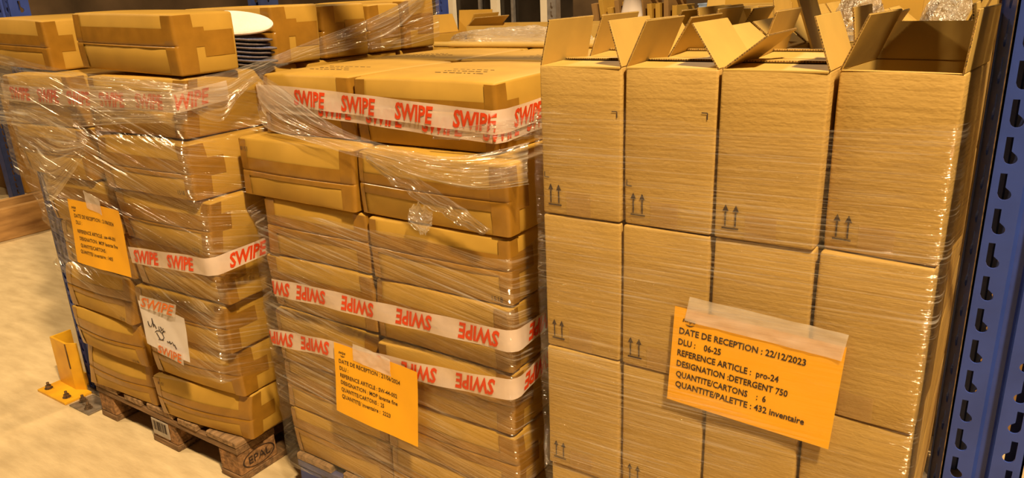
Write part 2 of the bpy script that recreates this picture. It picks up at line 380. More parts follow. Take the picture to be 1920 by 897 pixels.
# ------------------------------------------------------------------ mop carton stack on the bare wooden pallet
#        z0-layer : front y, right x
LEFT = [(1.172, -1.772, 0), (1.158, -1.764, 0), (1.138, -1.754, 0), (1.138, -1.736, 0), (1.106, -1.708, 0), (1.090, -1.716, 0), (1.118, -1.742, 0)]
WB = .415
side = {0: 'on the yellow column guard side', 1: 'on the blue pallet side'}
ordn = ['bottom', 'second', 'third', 'fourth', 'fifth', 'sixth', 'seventh', 'top']
nums1 = {(0, 1): (-.88, .80, True), (1, 0): (.62, .05, False), (4, 1): (.62, .06, False), (5, 1): (.66, .10, False), (3, 0): (-.9, .1, False), (2, 0): (.6, .05, False)}
rotl = [7, 4, 3.5, 2, 1, 1.5, 2]
for k, (yf, xr, _) in enumerate(LEFT):
    z0 = .1445+.1565*k
    for c in (0, 1):
        x1 = xr if c else xr-WB-.004; x0 = x1-WB
        if c == 0:
            yy = yf + (-.03, -.036, -.02, -.006, .0, .0, -.02)[k]
            dx = (0, -.0, -.005, .0, -.01, -.085, -.06)[k]; x0 += dx; x1 += dx; x1 -= .003+.41*(math.sin(math.radians(rotl[k]))-math.sin(math.radians(.3*rotl[k])))
        else: yy = yf
        mop_carton('brown taped carton on the wooden EPAL pallet, %s layer, %s' % (ordn[k], side[c]), x0, x1, yy, z0, seed=20+k*2+c,
                   rot=(0, 0, math.radians(rotl[k]*(1 if c else .3))), num=nums1.get((k, c)), crush=.012, bulge=.018 if k < 2 else .011, sag=0.0, patches=bool(c), ex=(1-c, c, 1))
    for r in (1, 2):
        for c in (0, 1):
            mop_carton('brown carton in the back rows of the stack on the wooden EPAL pallet', (xr if c else xr-WB-.004)-WB-.01*r, (xr if c else xr-WB-.004)-.01*r, yf+.412*r+.012, z0,
                       d=.395, seed=60+k, tapes=False, crush=.003, ex=(0, 0, 0), group='cartons in the back rows on the EPAL pallet')
ZT = .1445+.1565*7
# leaning cartons of the top layer
mop_carton('short taped carton lying tilted on top of the wrapped stack beside the folded mop pads', -2.235, -1.732, 1.118, ZT+.0085, d=.172, h=.152, rot=(math.radians(1), math.radians(1.3), math.radians(-2)), seed=91, crush=.006)
mop_carton('taped carton on top of the wrapped stack, farthest from the mop pads', -2.775, -2.385, 1.125, ZT+.006, d=.42, h=.150, rot=(0, math.radians(1.5), math.radians(-3)), seed=92, crush=.006)
ys = [1.425, 1.605, 1.80, 1.965, 2.14]
nm = ['first', 'second', 'third', 'fourth']
for i in range(4):
    mop_carton('narrow taped carton on top of the wrapped stack, %s behind the folded mop pads' % nm[i], -2.165-.005*i, -1.745+.004*(i % 2), ys[i]+.004, ZT+.001, d=ys[i+1]-ys[i]-.012,
               h=.160-.004*(i % 3), seed=95+i, rot=(0, 0, math.radians((-.6, -.3, -.5, -.2)[i])), crush=.005, ex=(1, 1, int(i == 0)))
# ------------------------------------------------------------------ stack on the blue pallet
MID = [(1.205, -.824, .0), (1.198, -.824, .0), (1.196, -.826, 0), (1.200, -.828, 0), (1.206, -.826, 0), (1.200, -.820, 0), (1.272, -.890, 0)]
msd = {0: 'beside the EPAL pallet stack', 1: 'beside the tall plain cartons'}
seamx = [-1.235, -1.235, -1.232, -1.232, -1.232, -1.25, -1.305]
leftx = [-1.628, -1.625, -1.618, -1.63, -1.612, -1.672, -1.635]
numm = {(4, 1): (.74, .06, False), (5, 0): (-.96, .78, True), (6, 1): (.0, .02, False)}
numm.pop((6, 1))
for k, (yf, xr, _) in enumerate(MID):
    z0 = .1445+.1565*k
    for c in (0, 1):
        x0, x1 = (leftx[k], seamx[k]-.002) if c == 0 else (seamx[k]+.002, xr)
        mop_carton('brown taped carton on the blue pallet, %s layer, %s' % (ordn[k] if k < 6 else 'top', msd[c]), x0, x1, yf+(.006 if c == 0 and k < 5 else 0), z0, seed=120+k*2+c, d=.40,
                   rot=(0, 0, math.radians((.4, -.3, .5, -.6, .3, -.8, -.5)[k])), num=numm.get((k, c)), crush=.006, bulge=.010, patches=False, ex=(1-c, c, 1))
    for r in (1, 2):
        for c in (0, 1):
            x0, x1 = (leftx[k], seamx[k]-.002) if c == 0 else (seamx[k]+.002, xr)
            up = k == 6
            lab = 'brown carton in the back rows of the stack on the blue pallet' if not up else 'taped carton, blue pallet top layer, %s row back, %s' % (('second', 'third')[r-1], msd[c])
            mop_carton(lab, x0, x1, yf+(.415*r if not up else (0, .414, .768)[r]), z0, d=.40 if not up else (0, .342, .30)[r], seed=160+k*4+r*2+c, tapes=up, patches=False, crush=.003, ex=(0, 0, 0),
                       group=None if up else 'cartons in the back rows on the blue pallet')
# illegible printed lines on the visible carton tops: faint dashes
def dashes(name_parent, cx, cy, z, w, d, seed):
    rr = random.Random(seed); b = MB()
    for j in range(3):
        x = -w/2; y = cy-d/2+d*j/2
        while x < w/2*(rr.uniform(.5, 1)):
            q = rr.uniform(.004, .018); b.box(cx+x, cx+x+q, y-.0015, y+.0015, z, z+.0006); x += q+rr.uniform(.004, .01)
    return b
tops = [o for o in C.objects if o.get('label', '').startswith(('brown taped carton on the blue pallet, top', 'taped carton, blue pallet top layer, second'))]
for i, t in enumerate(tops):
    body = [c for c in t.children if c.name.startswith('body')][0]
    zt = max(v.co.z for v in body.data.vertices)
    dashes(t, -.02+.05*(i % 2), -.06, zt-.0005, .14, .07, i).build('printed_lines', 'ink_box', t)
# ------------------------------------------------------------------ tall plain detergent cartons
RW, RD, RH, RX0, RY = .1700, .190, .2845, -.738, 1.190
def arrows(c, t, cx=-.055, cz=.018):
    f = c.front_fn(.0012); b = MB()
    def rect(x0, x1, z0, z1):
        k = len(b.v); b.v += [f(x0, z0), f(x1, z0), f(x1, z1), f(x0, z1)]; b.f.append((k, k+1, k+2, k+3))
    rect(cx-.0145, cx+.0145, cz, cz+.003)
    for s in (-1, 1):
        x = cx+s*.0088; rect(x-.0014, x+.0014, cz+.005, cz+.034); k = len(b.v)
        b.v += [f(x-.0055, cz+.031), f(x+.0055, cz+.031), f(x, cz+.043)]; b.f.append((k, k+1, k+2))
    return b.build('this_way_up_arrows', 'ink_box', t)
def corner_mark(c, t, x, z, s):
    f = c.front_fn(.0012); b = MB()
    def rect(x0, x1, z0, z1):
        k = len(b.v); b.v += [f(x0, z0), f(x1, z0), f(x1, z1), f(x0, z1)]; b.f.append((k, k+1, k+2, k+3))
    rect(min(x, x+s*.010), max(x, x+s*.010), z-.0009, z+.0009); rect(x-.0009, x+.0009, min(z, z+s*.011), max(z, z+s*.011))
    b.build('corner_mark', 'ink_box', t)
def slab(mb, p0, p1, p2, p3, th):
    """thin board from quad corners"""
    p = [Vector(q) for q in (p0, p1, p2, p3)]; n = (p[1]-p[0]).cross(p[3]-p[0]).normalized()*th; k = len(mb.v)
    mb.v += p+[q+n for q in p]; mb.f += [tuple(k+i for i in q) for q in ((3, 2, 1, 0), (4, 5, 6, 7), (0, 1, 5, 4), (1, 2, 6, 5), (2, 3, 7, 6), (3, 0, 4, 7))]
    return mb
def flap(t, kind, w, d, h, ang, L, m='cardboard_pale', ins=.003):
    """kind: L,R,F,B wall; ang from vertical, + = leaning inward over the box"""
    s, c = math.sin(math.radians(ang)), math.cos(math.radians(ang)); th = .0035
    x, y = w/2, d/2
    if kind == 'L': q = [(-x, y-ins, h), (-x, -y+ins, h), (-x+L*s, -y+ins+.004, h+L*c), (-x+L*s, y-ins-.004, h+L*c)]
    if kind == 'R': q = [(x, -y+ins, h), (x, y-ins, h), (x-L*s, y-ins-.004, h+L*c), (x-L*s, -y+ins+.004, h+L*c)]
    if kind == 'F': q = [(-x+ins, -y, h), (x-ins, -y, h), (x-ins-.004, -y+L*s, h+L*c), (-x+ins+.004, -y+L*s, h+L*c)]
    if kind == 'B': q = [(x-ins, y, h), (-x+ins, y, h), (-x+ins+.004, y-L*s, h+L*c), (x-ins-.004, y-L*s, h+L*c)]
    o = slab(MB(), *q, -th if kind in 'LRFB' else th).build('flap', m, t, .0006)
    e = MB(); p = [Vector(v) for v in q]; up = (p[3]-p[0]).normalized(); nn = (p[1]-p[0]).cross(p[3]-p[0]).normalized()
    for a, b in ((p[2], p[3]), (p[0], p[3]), (p[1], p[2])):
        dr = (b-a).normalized(); n = max(4, int((b-a).length/.0045)); cen = (p[0]+p[1]+p[2]+p[3])/4; out = (a+b)/2-cen; out -= dr*out.dot(dr); out = out.normalized()
        for i in range(n):
            m0 = a+(b-a)*(i+.15)/n; m1 = a+(b-a)*(i+.75)/n; k = len(e.v); e.v += [m0+out*.0007-nn*.0006, m1+out*.0007-nn*.0006, m1+out*.0007-nn*.0029, m0+out*.0007-nn*.0029]; e.f.append((k, k+1, k+2, k+3))
    e.build('corrugated_edge', 'cardboard_edge', o)
    return o
def det_carton(label, cx, yf, z0, seed, open_top=False, flaps=(), marks=(), group=None, det=True, w=RW, d=RD, rz=None, ex=(0, 0, 0)):
    a_ = math.radians(rz if rz is not None else 0); ox, oy = -w/2, d/2
    t = thing('detergent_carton', label, 'carton', (cx+w/2+ox*math.cos(a_)-oy*math.sin(a_), yf+ox*math.sin(a_)+oy*math.cos(a_), z0+.0008), (0, 0, a_ if rz is not None else math.radians(random.Random(seed).uniform(-.25, .25))), group)
    c = Carton(w-.005, d-.005, RH-.0020, seed, r=.0045, bulge=.0030, top=.0, nz=.0009, seam=0, crush=.002, ex=ex)
    if open_top:
        W, D, Hh, th = w-.005, d-.005, RH-.0020, .004
        V, Fc = rbox(W, D, Hh, .0045, (6, 4, 6)); keep = []
        for f in Fc:
            zc = sum(V[i].z for i in f)/len(f)
            if zc > Hh/2-.0002: continue
            keep.append(f)
        obj('body', mesh('body', [c.deform(v) for v in V], keep, True), 'cardboard_fluted', t)
        inn = MB(); x, y = W/2-th, D/2-th
        inn.v += [Vector(q) for q in ((-x, -y, .01), (x, -y, .01), (x, y, .01), (-x, y, .01), (-x, -y, Hh-.002), (x, -y, Hh-.002), (x, y, Hh-.002), (-x, y, Hh-.002))]
        X, Y = W/2-.001, D/2-.001
        inn.v += [Vector(q) for q in ((-X, -Y, Hh-.002), (X, -Y, Hh-.002), (X, Y, Hh-.002), (-X, Y, Hh-.002))]
        inn.f += [(0, 1, 2, 3), (0, 4, 5, 1), (1, 5, 6, 2), (2, 6, 7, 3), (3, 7, 4, 0), (4, 8, 9, 5), (5, 9, 10, 6), (6, 10, 11, 7), (7, 11, 8, 4)]
        me = mesh('lining', inn.v, inn.f); obj('lining', me, 'cardboard_pale', t)
        for kind, ang, L in flaps: flap(t, kind, W, D, Hh-.001, ang, L)
    else:
        obj('body', c.body(), 'cardboard_fluted', t)
        if det:
            o2 = MB(); slab(o2, (-.001-(w/2), -d/2+.002, RH-.004), (w/2-.004, -d/2+.002, RH-.004), (w/2-.004, -d/2+.004, RH-.002), (-w/2+.002, -d/2+.004, RH-.002), .001)
    if det:
        arrows(c, t)
        for mx, mz, s in marks: corner_mark(c, t, mx*w, mz*RH, s)
        sx = .035
        obj('clear_tape', c.strip(-.03, .022, -RH/2+.004, -RH/2+.05, .0009), 'tape_clear_box', t)
    return t
rows = ['bottom', 'second', 'third', 'top']; cols = ['fourth', 'third', 'second', 'first']
TOPFL = [[('L', 12, .082), ('R', 19, .082), ('F', 88, .075), ('B', 86, .10)],
         [('L', 24, .084), ('R', 34, .086), ('F', 88, .075), ('B', 86, .10)],
         [('L', 52, .086), ('R', 20, .084), ('F', 88, .075), ('B', 86, .11)],
         [('L', 22, .086), ('R', -4, .084), ('B', -6, .060)]]
mk = {(3, 0): [(.44, .72, -1), (-.45, .255, 1)], (3, 1): [(.40, .74, -1), (-.45, .255, 1)], (0, 3): [(.40, .60, -1)]}
for r in range(4):
    for c in range(4):
        cx = RX0+RW*(c+.5); z0 = .1445+RH*r
        if r == 0: z0 = .1445
        lab = 'tall plain carton with two up arrows, %s row, %s from the blue rack post' % (rows[r], cols[c])
        yf = RY + (.004, 0, .003, .001)[(r+c) % 4]
        exd = (int(c == 0), int(c == 3), 1)
        rz = (-1.0, -1.5, -3.0, -6.5)[r] if c == 3 else None
        if r == 3: det_carton(lab.replace('tall plain carton', 'open tall plain carton'), cx, yf, z0, 300+r*4+c, True, TOPFL[c], mk.get((r, c), []), rz=rz, ex=exd)
        else: det_carton(lab, cx, yf, z0, 300+r*4+c, marks=mk.get((r, c), []), rz=rz, ex=exd)
        for b in range(1, 6 if r == 3 else 5):
            yb = RY+RD*b+.004*b+(.020 if c == 3 else 0)
            if r == 3:
                rr = random.Random(b*31+c*7+1)
                fl = [('L', rr.choice((18, 30, 45, 60)), .084), ('R', rr.choice((20, 34, 50, 8)), .084)]
                fl += [('F', 87, .08), ('B', 85, .105)] if rr.random() < .75 else [('B', rr.choice((5, 12)), .07), ('F', 88, .07)]
                if b >= 4 and c == 3: fl = [('B', 8, .08), ('L', 30, .08)]
                if b in (2, 3) and c in (2, 3): fl = []          # these hold the dividers and the bubble wrap bags
                det_carton('open carton with raised flaps, %s row behind the front row, %s from the rack post' % (('first', 'second', 'third', 'fourth', 'fifth')[b-1], cols[c]), cx+rr.uniform(-.001, .001), yb, z0, 400+b*4+c, True, fl, det=False)
            else:
                det_carton('plain tall carton in the back rows under the open cartons', cx, yb, z0, 340+c, det=False, group='plain cartons in the back rows')
# ------------------------------------------------------------------ rack uprights with keyhole slots
def slotted(name, parent, fn, width, n, m, mirror=False, pitch=.05):
    """fn(x,z,depth)->point; sheet with a keyhole in every cell"""
    cx = width/2-.004; hole = [(cx-.004, .043), (cx-.004, .014)]
    for a in range(190, 421, 23): hole.append((cx+.0045+.0078*math.cos(math.radians(a)), .0135+.0078*math.sin(math.radians(a))))
    hole += [(cx+.0042, .024), (cx+.0042, .043)]
    if mirror: hole = [(width-x, z) for x, z in hole]
    bm = bmesh.new(); out = [bm.verts.new((x, z, 0)) for x, z in ((0, 0), (width, 0), (width, pitch), (0, pitch))]; inn = [bm.verts.new((x, z, 0)) for x, z in hole]
    ed = [bm.edges.new((l[i], l[(i+1) % len(l)])) for l in (out, inn) for i in range(len(l))]
    bmesh.ops.triangle_fill(bm, use_beauty=True, use_dissolve=False, edges=ed)
    bm.verts.index_update(); v0 = [v.co.copy() for v in bm.verts]; f0 = [tuple(v.index for v in f.verts) for f in bm.faces]; hi = [v.index for v in inn]; bm.free()
    V = []; Fc = []
    for k in range(n):
        b = len(V)
        for dp in (0, .0028): V += [fn(v.x, v.y+k*pitch, dp) for v in v0]
        nv = len(v0); Fc += [tuple(b+i for i in f) for f in f0]; Fc += [tuple(b+nv+i for i in f[::-1]) for f in f0]
        for i in range(len(hi)): a, c = hi[i], hi[(i+1) % len(hi)]; Fc.append((b+a, b+c, b+nv+c, b+nv+a))
    me = mesh(name, V, Fc); bm = bmesh.new(); bm.from_mesh(me); bmesh.ops.remove_doubles(bm, verts=bm.verts, dist=1e-5); bmesh.ops.recalc_face_normals(bm, faces=bm.faces); bm.to_mesh(me); bm.free()
    return obj(name, me, m, parent)
def upright(t, x0, y0, wd=.102, n=56, back=False, m='rack_blue', flare=0, dp=.09):
    s = -1 if back else 1; pl = .040*wd/.102; H = n*.05
    Z = .006
    slotted('front_plate', t, lambda x, z, e: Vector((x0+x, y0+s*e, z+Z)), pl, n, m)
    slotted('front_plate', t, lambda x, z, e: Vector((x0+wd-pl+x, y0+s*e, z+Z)), pl, n, m, True)
    MB().prism([(x0+pl-.001, y0), (x0+pl+.005, y0+s*.012), (x0+wd-pl-.005, y0+s*.012), (x0+wd-pl+.001, y0), (x0+wd-pl+.001, y0+s*.003), (x0+wd-pl-.004, y0+s*.015), (x0+pl+.004, y0+s*.015), (x0+pl-.001, y0+s*.003)],
               lambda a, b, z: Vector((a, b, z)), Z, H+Z).build('center_groove', m, t)
    slotted('side_plate', t, lambda x, z, e: Vector((x0+e-flare*x/dp, y0+s*(.012+x), z+Z)), dp-.012, n, m)
    slotted('side_plate', t, lambda x, z, e: Vector((x0+wd-e, y0+s*(.012+x), z+Z)), dp-.012, n, m)
    for q in (x0, x0+wd-.003): MB().box(q, q+.003, min(y0, y0+s*.012), max(y0, y0+s*.012), Z, H+Z).build('folded_edge', m, t)
    for q, e in ((x0-flare, x0-flare+.02), (x0+wd-.02, x0+wd)): MB().box(q, e, min(y0+s*dp, y0+s*(dp+.003)), max(y0+s*dp, y0+s*(dp+.003)), Z, H+Z).build('back_lip', m, t)
    MB().box(x0-.02, x0+wd+.02, min(y0-s*.02, y0+s*(dp+.02)), max(y0-s*.02, y0+s*(dp+.02)), .0, .006).build('foot_plate', 'steel', t)
def frame(label, x0, y0, wd, flare=0, rear=0, dp=.09):
    t = thing('rack_upright', label, 'rack upright', (0, 0, 0))
    upright(t, x0, y0, wd, flare=flare, dp=dp); upright(t, x0+rear, y0+1.1, wd, back=True, m='rack_blue_shaded')
    z = .25
    for i in range(2):
        a, b = (y0+.09, y0+1.0) if i % 2 == 0 else (y0+1.0, y0+.09)
        MB().tube([(x0+wd/2, a, z), (x0+wd/2, b, z+.5)], .014, 6).build('brace', 'rack_blue_shaded', t); z += .5
    return t
fr = frame('tall blue slotted rack post beside the plain detergent cartons', -.013, 1.19, .102, .020, -.036)
wear = MB().box(-.0142, -.0128, 1.1885, 1.1925, .006, 2.7); wear.build('worn_edge', 'bolt', fr)
fl_ = frame('blue slotted rack post beside the yellow column guard', -2.868, 1.222, .088, dp=.06)
for x0, z0 in ((-2.758, 2.16),):
    for yb, nmz in ((1.20, 'front'), (2.25, 'rear')):
        t = thing('rack_beam', 'blue %s rack beam spanning above the pallets' % nmz, 'rack beam', (-1.385, yb, z0))
        xe = 1.361 if nmz == 'front' else 1.334
        MB().box(-1.395, xe, 0, .045, 0, .11).build('beam_box', 'rack_blue', t, .003)
        for sx in (-1.395, xe-.008): MB().box(sx, sx+.008, -.012, .05, -.04, .16).build('end_connector', 'rack_blue', t)
# grey bolted plate and yellow guard
def bolt(parent, x, y, z=.006):
    b = MB(); k = [(math.cos(math.pi/3*i)*.0105, math.sin(math.pi/3*i)*.0105) for i in range(6)]
    b.prism(k, lambda a, c, t: Vector((x+a, y+c, t)), z+.003, z+.014)
    k2 = [(math.cos(math.pi/6*i)*.015, math.sin(math.pi/6*i)*.015) for i in range(12)]
    b.prism(k2, lambda a, c, t: Vector((x+a, y+c, t)), z, z+.003)
    k3 = [(math.cos(math.pi/4*i)*.0055, math.sin(math.pi/4*i)*.0055) for i in range(8)]
    b.prism(k3, lambda a, c, t: Vector((x+a, y+c, t)), z+.014, z+.026)
    b.build('anchor_bolt', 'bolt', parent)
bp_ = thing('floor_plate', 'grey bolted steel plate at the foot of the rack post', 'base plate', (-2.73, 1.16, 0))
MB().box(-.066, .070, -.055, .036, .0005, .006).build('plate', 'steel', bp_, .001)
bolt(bp_, -.046, -.012); bolt(bp_, .026, -.030)
MB().box(-.028, -.012, -.028, -.022, .006, .0068).build('slot', 'bolt', bp_)
g = thing('column_guard', 'yellow bolted steel column guard on the concrete floor', 'column guard', (-2.93, 1.2, 0))
MB().prism([(-.095, -.10), (.115, -.10), (.115, .0015), (.035, .0015), (.035, .075), (-.095, .075)], lambda a, b, z: Vector((a, b, z)), .0005, .010).build('base_plate', 'yellow_paint', g, .001)
pr = [(-.078, -.018), (.044, -.022), (.082, .0), (.079, .006), (.042, -.014), (-.078, -.010)]
MB().prism(pr, lambda a, b, z: Vector((a, b, z)), .010, .206).build('guard_plate', 'yellow_paint', g)
MB().box(.0405, .0465, -.0235, -.0195, .10, .204).build('scuff_line', 'yellow_scuff', g)
MB().box(-.078, -.070, -.010, .06, .010, .206).build('side_plate', 'yellow_paint', g)
bolt(g, -.062, -.072, .010); bolt(g, .075, -.072, .010)
# timber on the floor, far rack and far cartons
tb = thing('timber_beam', 'thick stained timber lying on the floor beyond the yellow guard', 'timber', (-5.36, 2.3, 0))
MB().box(-.045, 0, -1.6, 2.2, .001, .21).build('plank', 'timber', tb, .004)
MB().box(-.30, -.255, -1.6, 2.2, .001, .21).build('plank', 'timber', tb, .004)
ft = thing('far_rack_post', 'shade-darkened blue perforated rack post standing behind the timber', 'rack post', (-6.2, 2.44, 0))
slotted('front_plate', ft, lambda x, z, e: Vector((e, x, z)), .08, 50, 'rack_blue_shaded')
MB().box(-.08, -.004, 0, .006, 0, 2.5).build('side_plate', 'rack_blue_shaded', ft); MB().box(-.08, -.004, .074, .08, 0, 2.5).build('side_plate', 'rack_blue_shaded', ft)
for i, (y, z, ww, hh, lab) in enumerate(((2.75, 0, .75, .75, 'large dark carton standing on the floor behind the timber'), (1.55, 0, .8, .62, 'wide dark carton on the floor behind the timber, nearer the aisle'), (1.6, .63, .7, .5, 'dark carton stacked on the wide carton behind the timber'))):
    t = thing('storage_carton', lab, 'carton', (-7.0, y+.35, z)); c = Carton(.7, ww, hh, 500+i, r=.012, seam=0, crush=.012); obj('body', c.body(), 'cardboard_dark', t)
    obj('edge_tape', c.strip(.30, .40, -hh/2+.01, hh/2-.01), 'tape_brown', t)
# ------------------------------------------------------------------ ribbons of printed tape
class Ribbon:
    def __init__(s, pts, hgt):
        P = [Vector(p) for p in pts]; R = []
        for i in range(len(P)-1):
            p0, p1, p2, p3 = P[max(0, i-1)], P[i], P[i+1], P[min(len(P)-1, i+2)]
            for k in range(8):
                t = k/8
                if (p2-p1).length < .03 or True:
                    R.append(p1.lerp(p2, t))
        R.append(P[-1]); s.P = R; s.h = hgt; s.S = [0]
        for i in range(1, len(R)): s.S.append(s.S[-1]+(R[i]-R[i-1]).length)
        s.L = s.S[-1]
    def at(s, d, y, off=0):
        d = max(0, min(s.L-1e-6, d)); i = 0
        while s.S[i+1] < d: i += 1
        t = (d-s.S[i])/max(1e-9, s.S[i+1]-s.S[i]); p = s.P[i].lerp(s.P[i+1], t); tn = s.P[i+1]-s.P[i]; tn.z = 0; tn.normalize()
        n = Vector((tn.y, -tn.x, 0))
        return p+Vector((0, 0, y))+n*(off+.0015*math.sin(d*37+y*60))
def brand_tape(label, pts, words, h=.050, flip=False, inkm='red_ink', wlen=.098, lh=.036, dim=None, group=None):
    rb = Ribbon(pts, h); n = max(20, int(rb.L/.012))
    t = thing('printed_tape', label, 'tape', rb.P[0], group=group); o0 = Vector(rb.P[0])
    obj('tape_strip', grid_mesh('tape_strip', lambda u, v: rb.at(u*rb.L, (v-.5)*h)-o0, n, 4), 'tape_printed', t)
    for w0 in words:
        text_on('printed_word', 'SWIPE', lambda x, y: rb.at(x, y-h/2, .0012)-o0, inkm, t, bold=.034, shear=.24, xs=.70, x0=w0, y0=(h-lh)/2, h=lh, width=wlen, flip=flip)
    return rb
lx = LEFT[6]
# band round the seventh layer of the EPAL stack
X0 = PY(-30, 168, 1.0796).x; z9 = PY(20, 173, 1.0796).z
pts = [Vector((-2.648, 1.20, z9)), Vector((-2.648, 1.092, z9)), Vector((-2.638, 1.0796, z9)), PY(60, 178, 1.0796), PY(180, 186, 1.0796), PY(280, 190, 1.0796), PY(330, 194, 1.0796)]
zc = pts[-1].z; pts += [Vector((-1.742, 1.083, zc)), Vector((-1.729, 1.10, zc)), Vector((-1.729, 1.24, zc+.012))]
brand_tape('red lettered tape round the seventh layer of the EPAL pallet stack', pts, [.108+.016+X0+q+2.638 for q in (.175, .345, .515, .685, .86)]+[1.05], wlen=.125)
pts = [PY(244, 478, 1.066), PY(300, 487, 1.066), PY(360, 496, 1.066), PY(386, 502, 1.066)]
zc = pts[-1].z; pts += [Vector((-1.692, 1.0695, zc)), Vector((-1.677, 1.088, zc)), Vector((-1.677, 1.28, zc+.008))]
brand_tape('red lettered tape round the fifth layer of the EPAL pallet stack', pts, [.02, .185, .425], wlen=.125)
# bands round the blue pallet stack
pts = [PY(486, 176, 1.258), PY(560, 182, 1.258), PY(680, 197, 1.256), PY(800, 214, 1.254), PY(925, 230, 1.255)]
zc = pts[-1].z; p2 = [Vector((-.886, 1.262, zc)), Vector((-.878, 1.285, zc)), Vector((-.878, 1.45, zc+.006))]
brand_tape('lower overlapped red lettered tape round the top layer of the blue pallet stack', [p+Vector((0, 0, -.020)) for p in pts+p2], [.215, .375, .545, .71, .85], wlen=.115)
brand_tape('upper red lettered tape round the top layer of the blue pallet stack', [p+Vector((0, -.005, 0)) for p in pts]+[p2[0]+Vector((.003, -.004, 0)), p2[1]+Vector((.005, -.001, 0)), p2[2]+Vector((.005, 0, 0))], [.135, .30, .47, .635, .80], wlen=.115)
pts = [PY(512, 539, 1.1715), PY(600, 557, 1.1715), PY(700, 583, 1.1715), PY(800, 605, 1.1715), PY(900, 628, 1.1715), PY(946, 640, 1.1715)]
zc = pts[-1].z; p2 = [Vector((-.816, 1.1750, zc)), Vector((-.8025, 1.190, zc)), Vector((-.8025, 1.38, zc+.004))]
brand_tape('upside-down red lettered tape round the fourth layer of the blue pallet stack', pts+p2, [-.045, .09, .255, .435, .62, .815], flip=True, wlen=.115)
pts = [PY(508, 632, 1.1635), PY(600, 650, 1.1635), PY(700, 678, 1.1635), PY(800, 702, 1.1635), PY(900, 722, 1.1635), PY(944, 730, 1.1635)]
zc = pts[-1].z; p2 = [Vector((-.815, 1.167, zc)), Vector((-.801, 1.183, zc+.003)), Vector((-.801, 1.38, zc+.03))]
brand_tape('upside-down red lettered tape round the third layer of the blue pallet stack', pts+p2, [-.02, .12, .30, .475, .64, .83], flip=True, wlen=.115)
# ------------------------------------------------------------------ orange reception sheets
def bil(q): 
    a, b, c, d = [Vector(p) for p in q]        # TL TR BR BL
    def fn(u, v): return (d*(1-u)+c*u)*(1-v)+(a*(1-u)+b*u)*v
    return fn
def sheet(name, label, q, lines, m='paper_orange', lh=.0108, curl=.004, x0=.07, group=None, fw=.297, fh=.21, bold=.012, widths=None, logo=True):
    fn0 = bil(q); nrm = (Vector(q[1])-Vector(q[0])).cross(Vector(q[3])-Vector(q[0])).normalized()
    if nrm.y > 0: nrm = -nrm
    def fn(u, v, off=0): return fn0(u, v)+nrm*(off+curl*(math.sin(u*5+v*2)*.5+(1-v)**2*1.2+.35*math.sin(u*17+v*9)*.3))
    o = Vector(q[3]); t = thing(name, label, 'label sheet' if m == 'paper_orange' else 'paper', o, group=group)
    me = grid_mesh('paper', lambda u, v: fn(u, v)-o, 24, 16); obj('paper', me, m, t)
    for i, (s, v, wd, xx) in enumerate(lines):
        text_on('printed_line', s, lambda x, y: fn(x/fw, y/fh, .0007)-o, 'ink', t, bold=bold, x0=xx*fw, y0=v*fh, h=lh, width=wd*fw)
    if logo:
        text_on('printed_logo', 'swipe', lambda x, y: fn(x/fw, y/fh, .0007)-o, 'ink', t, bold=.01, shear=.25, x0=.055*fw, y0=.865*fh, h=.0095, width=.085*fw)
        n = 10; b = MB()
        for i in range(n):
            k = len(b.v)
            for f in (i/n, (i+1)/n):
                x = (.075+.06*f); y = .845-.02*math.sin(f*math.pi); th = .012*math.sin(f*math.pi)+.001
                b.v += [fn(x, y, .0007)-o, fn(x, y+th, .0007)-o]
            b.f.append((k, k+2, k+3, k+1))
        b.build('logo_swoosh', 'ink', t)
    return t, fn, o
YL = lambda p, Y: PY(p[0], p[1], Y)
tM, fM, oM = sheet('reception_sheet', 'orange reception sheet dated 21/06/2024 taped to the blue pallet stack, quantity 2223', [YL((627, 641), 1.1580), YL((783, 698), 1.1580), YL((785, 838), 1.1590), YL((634, 768), 1.1585)],
   [('DATE DE RECEPTION : 21/06/2024', .735, .74, .055), ('DLU :', .635, .115, .06), ('REFERENCE ARTICLE : SW-44-002', .535, .69, .065), ('DESIGNATION : MOP lavante fine', .435, .69, .07), ('QUANTITE/CARTONS :  25', .335, .53, .075), ('QUANTITE/ inventaire :  2223', .235, .60, .08)], lh=.0115)
tL, fL, oL = sheet('reception_sheet', 'orange reception sheet with quantity 1405 hanging on the EPAL pallet stack', [YL((128, 372), 1.066), YL((224, 396), 1.062), YL((249, 520), 1.068), YL((150, 490), 1.072)],
   [('DATE DE RECEPTION : 21/06/2024', .735, .74, .09), ('DLU :', .635, .115, .105), ('REFERENCE ARTICLE : sw-44-001', .50, .69, .11), ('DESIGNATION : MOP lavante fine', .39, .69, .13), ('QUANTITE/CARTONS :', .28, .48, .13), ('QUANTITE/ inventaire : 1405', .18, .60, .11)], lh=.0115, curl=.006)
tR, fR, oR = sheet('reception_sheet', 'orange reception sheet for detergent 750 on the plain cartons', [YL((1266, 574), 1.1835), YL((1588, 652), 1.1835), YL((1553, 843), 1.1835), YL((1251, 747), 1.1835)],
   [('DATE DE RECEPTION : 22/12/2023', .735, .765, .04), ('DLU :    06-25', .62, .275, .04), ('REFERENCE ARTICLE :  pro-24', .505, .63, .04), ('DESIGNATION :DETERGENT 750', .39, .69, .042), ('QUANTITE/CARTONS    :  6', .275, .57, .045), ('QUANTITE/PALETTE : 432 inventaire', .165, .80, .047)], lh=.0132, curl=.001, bold=.02)
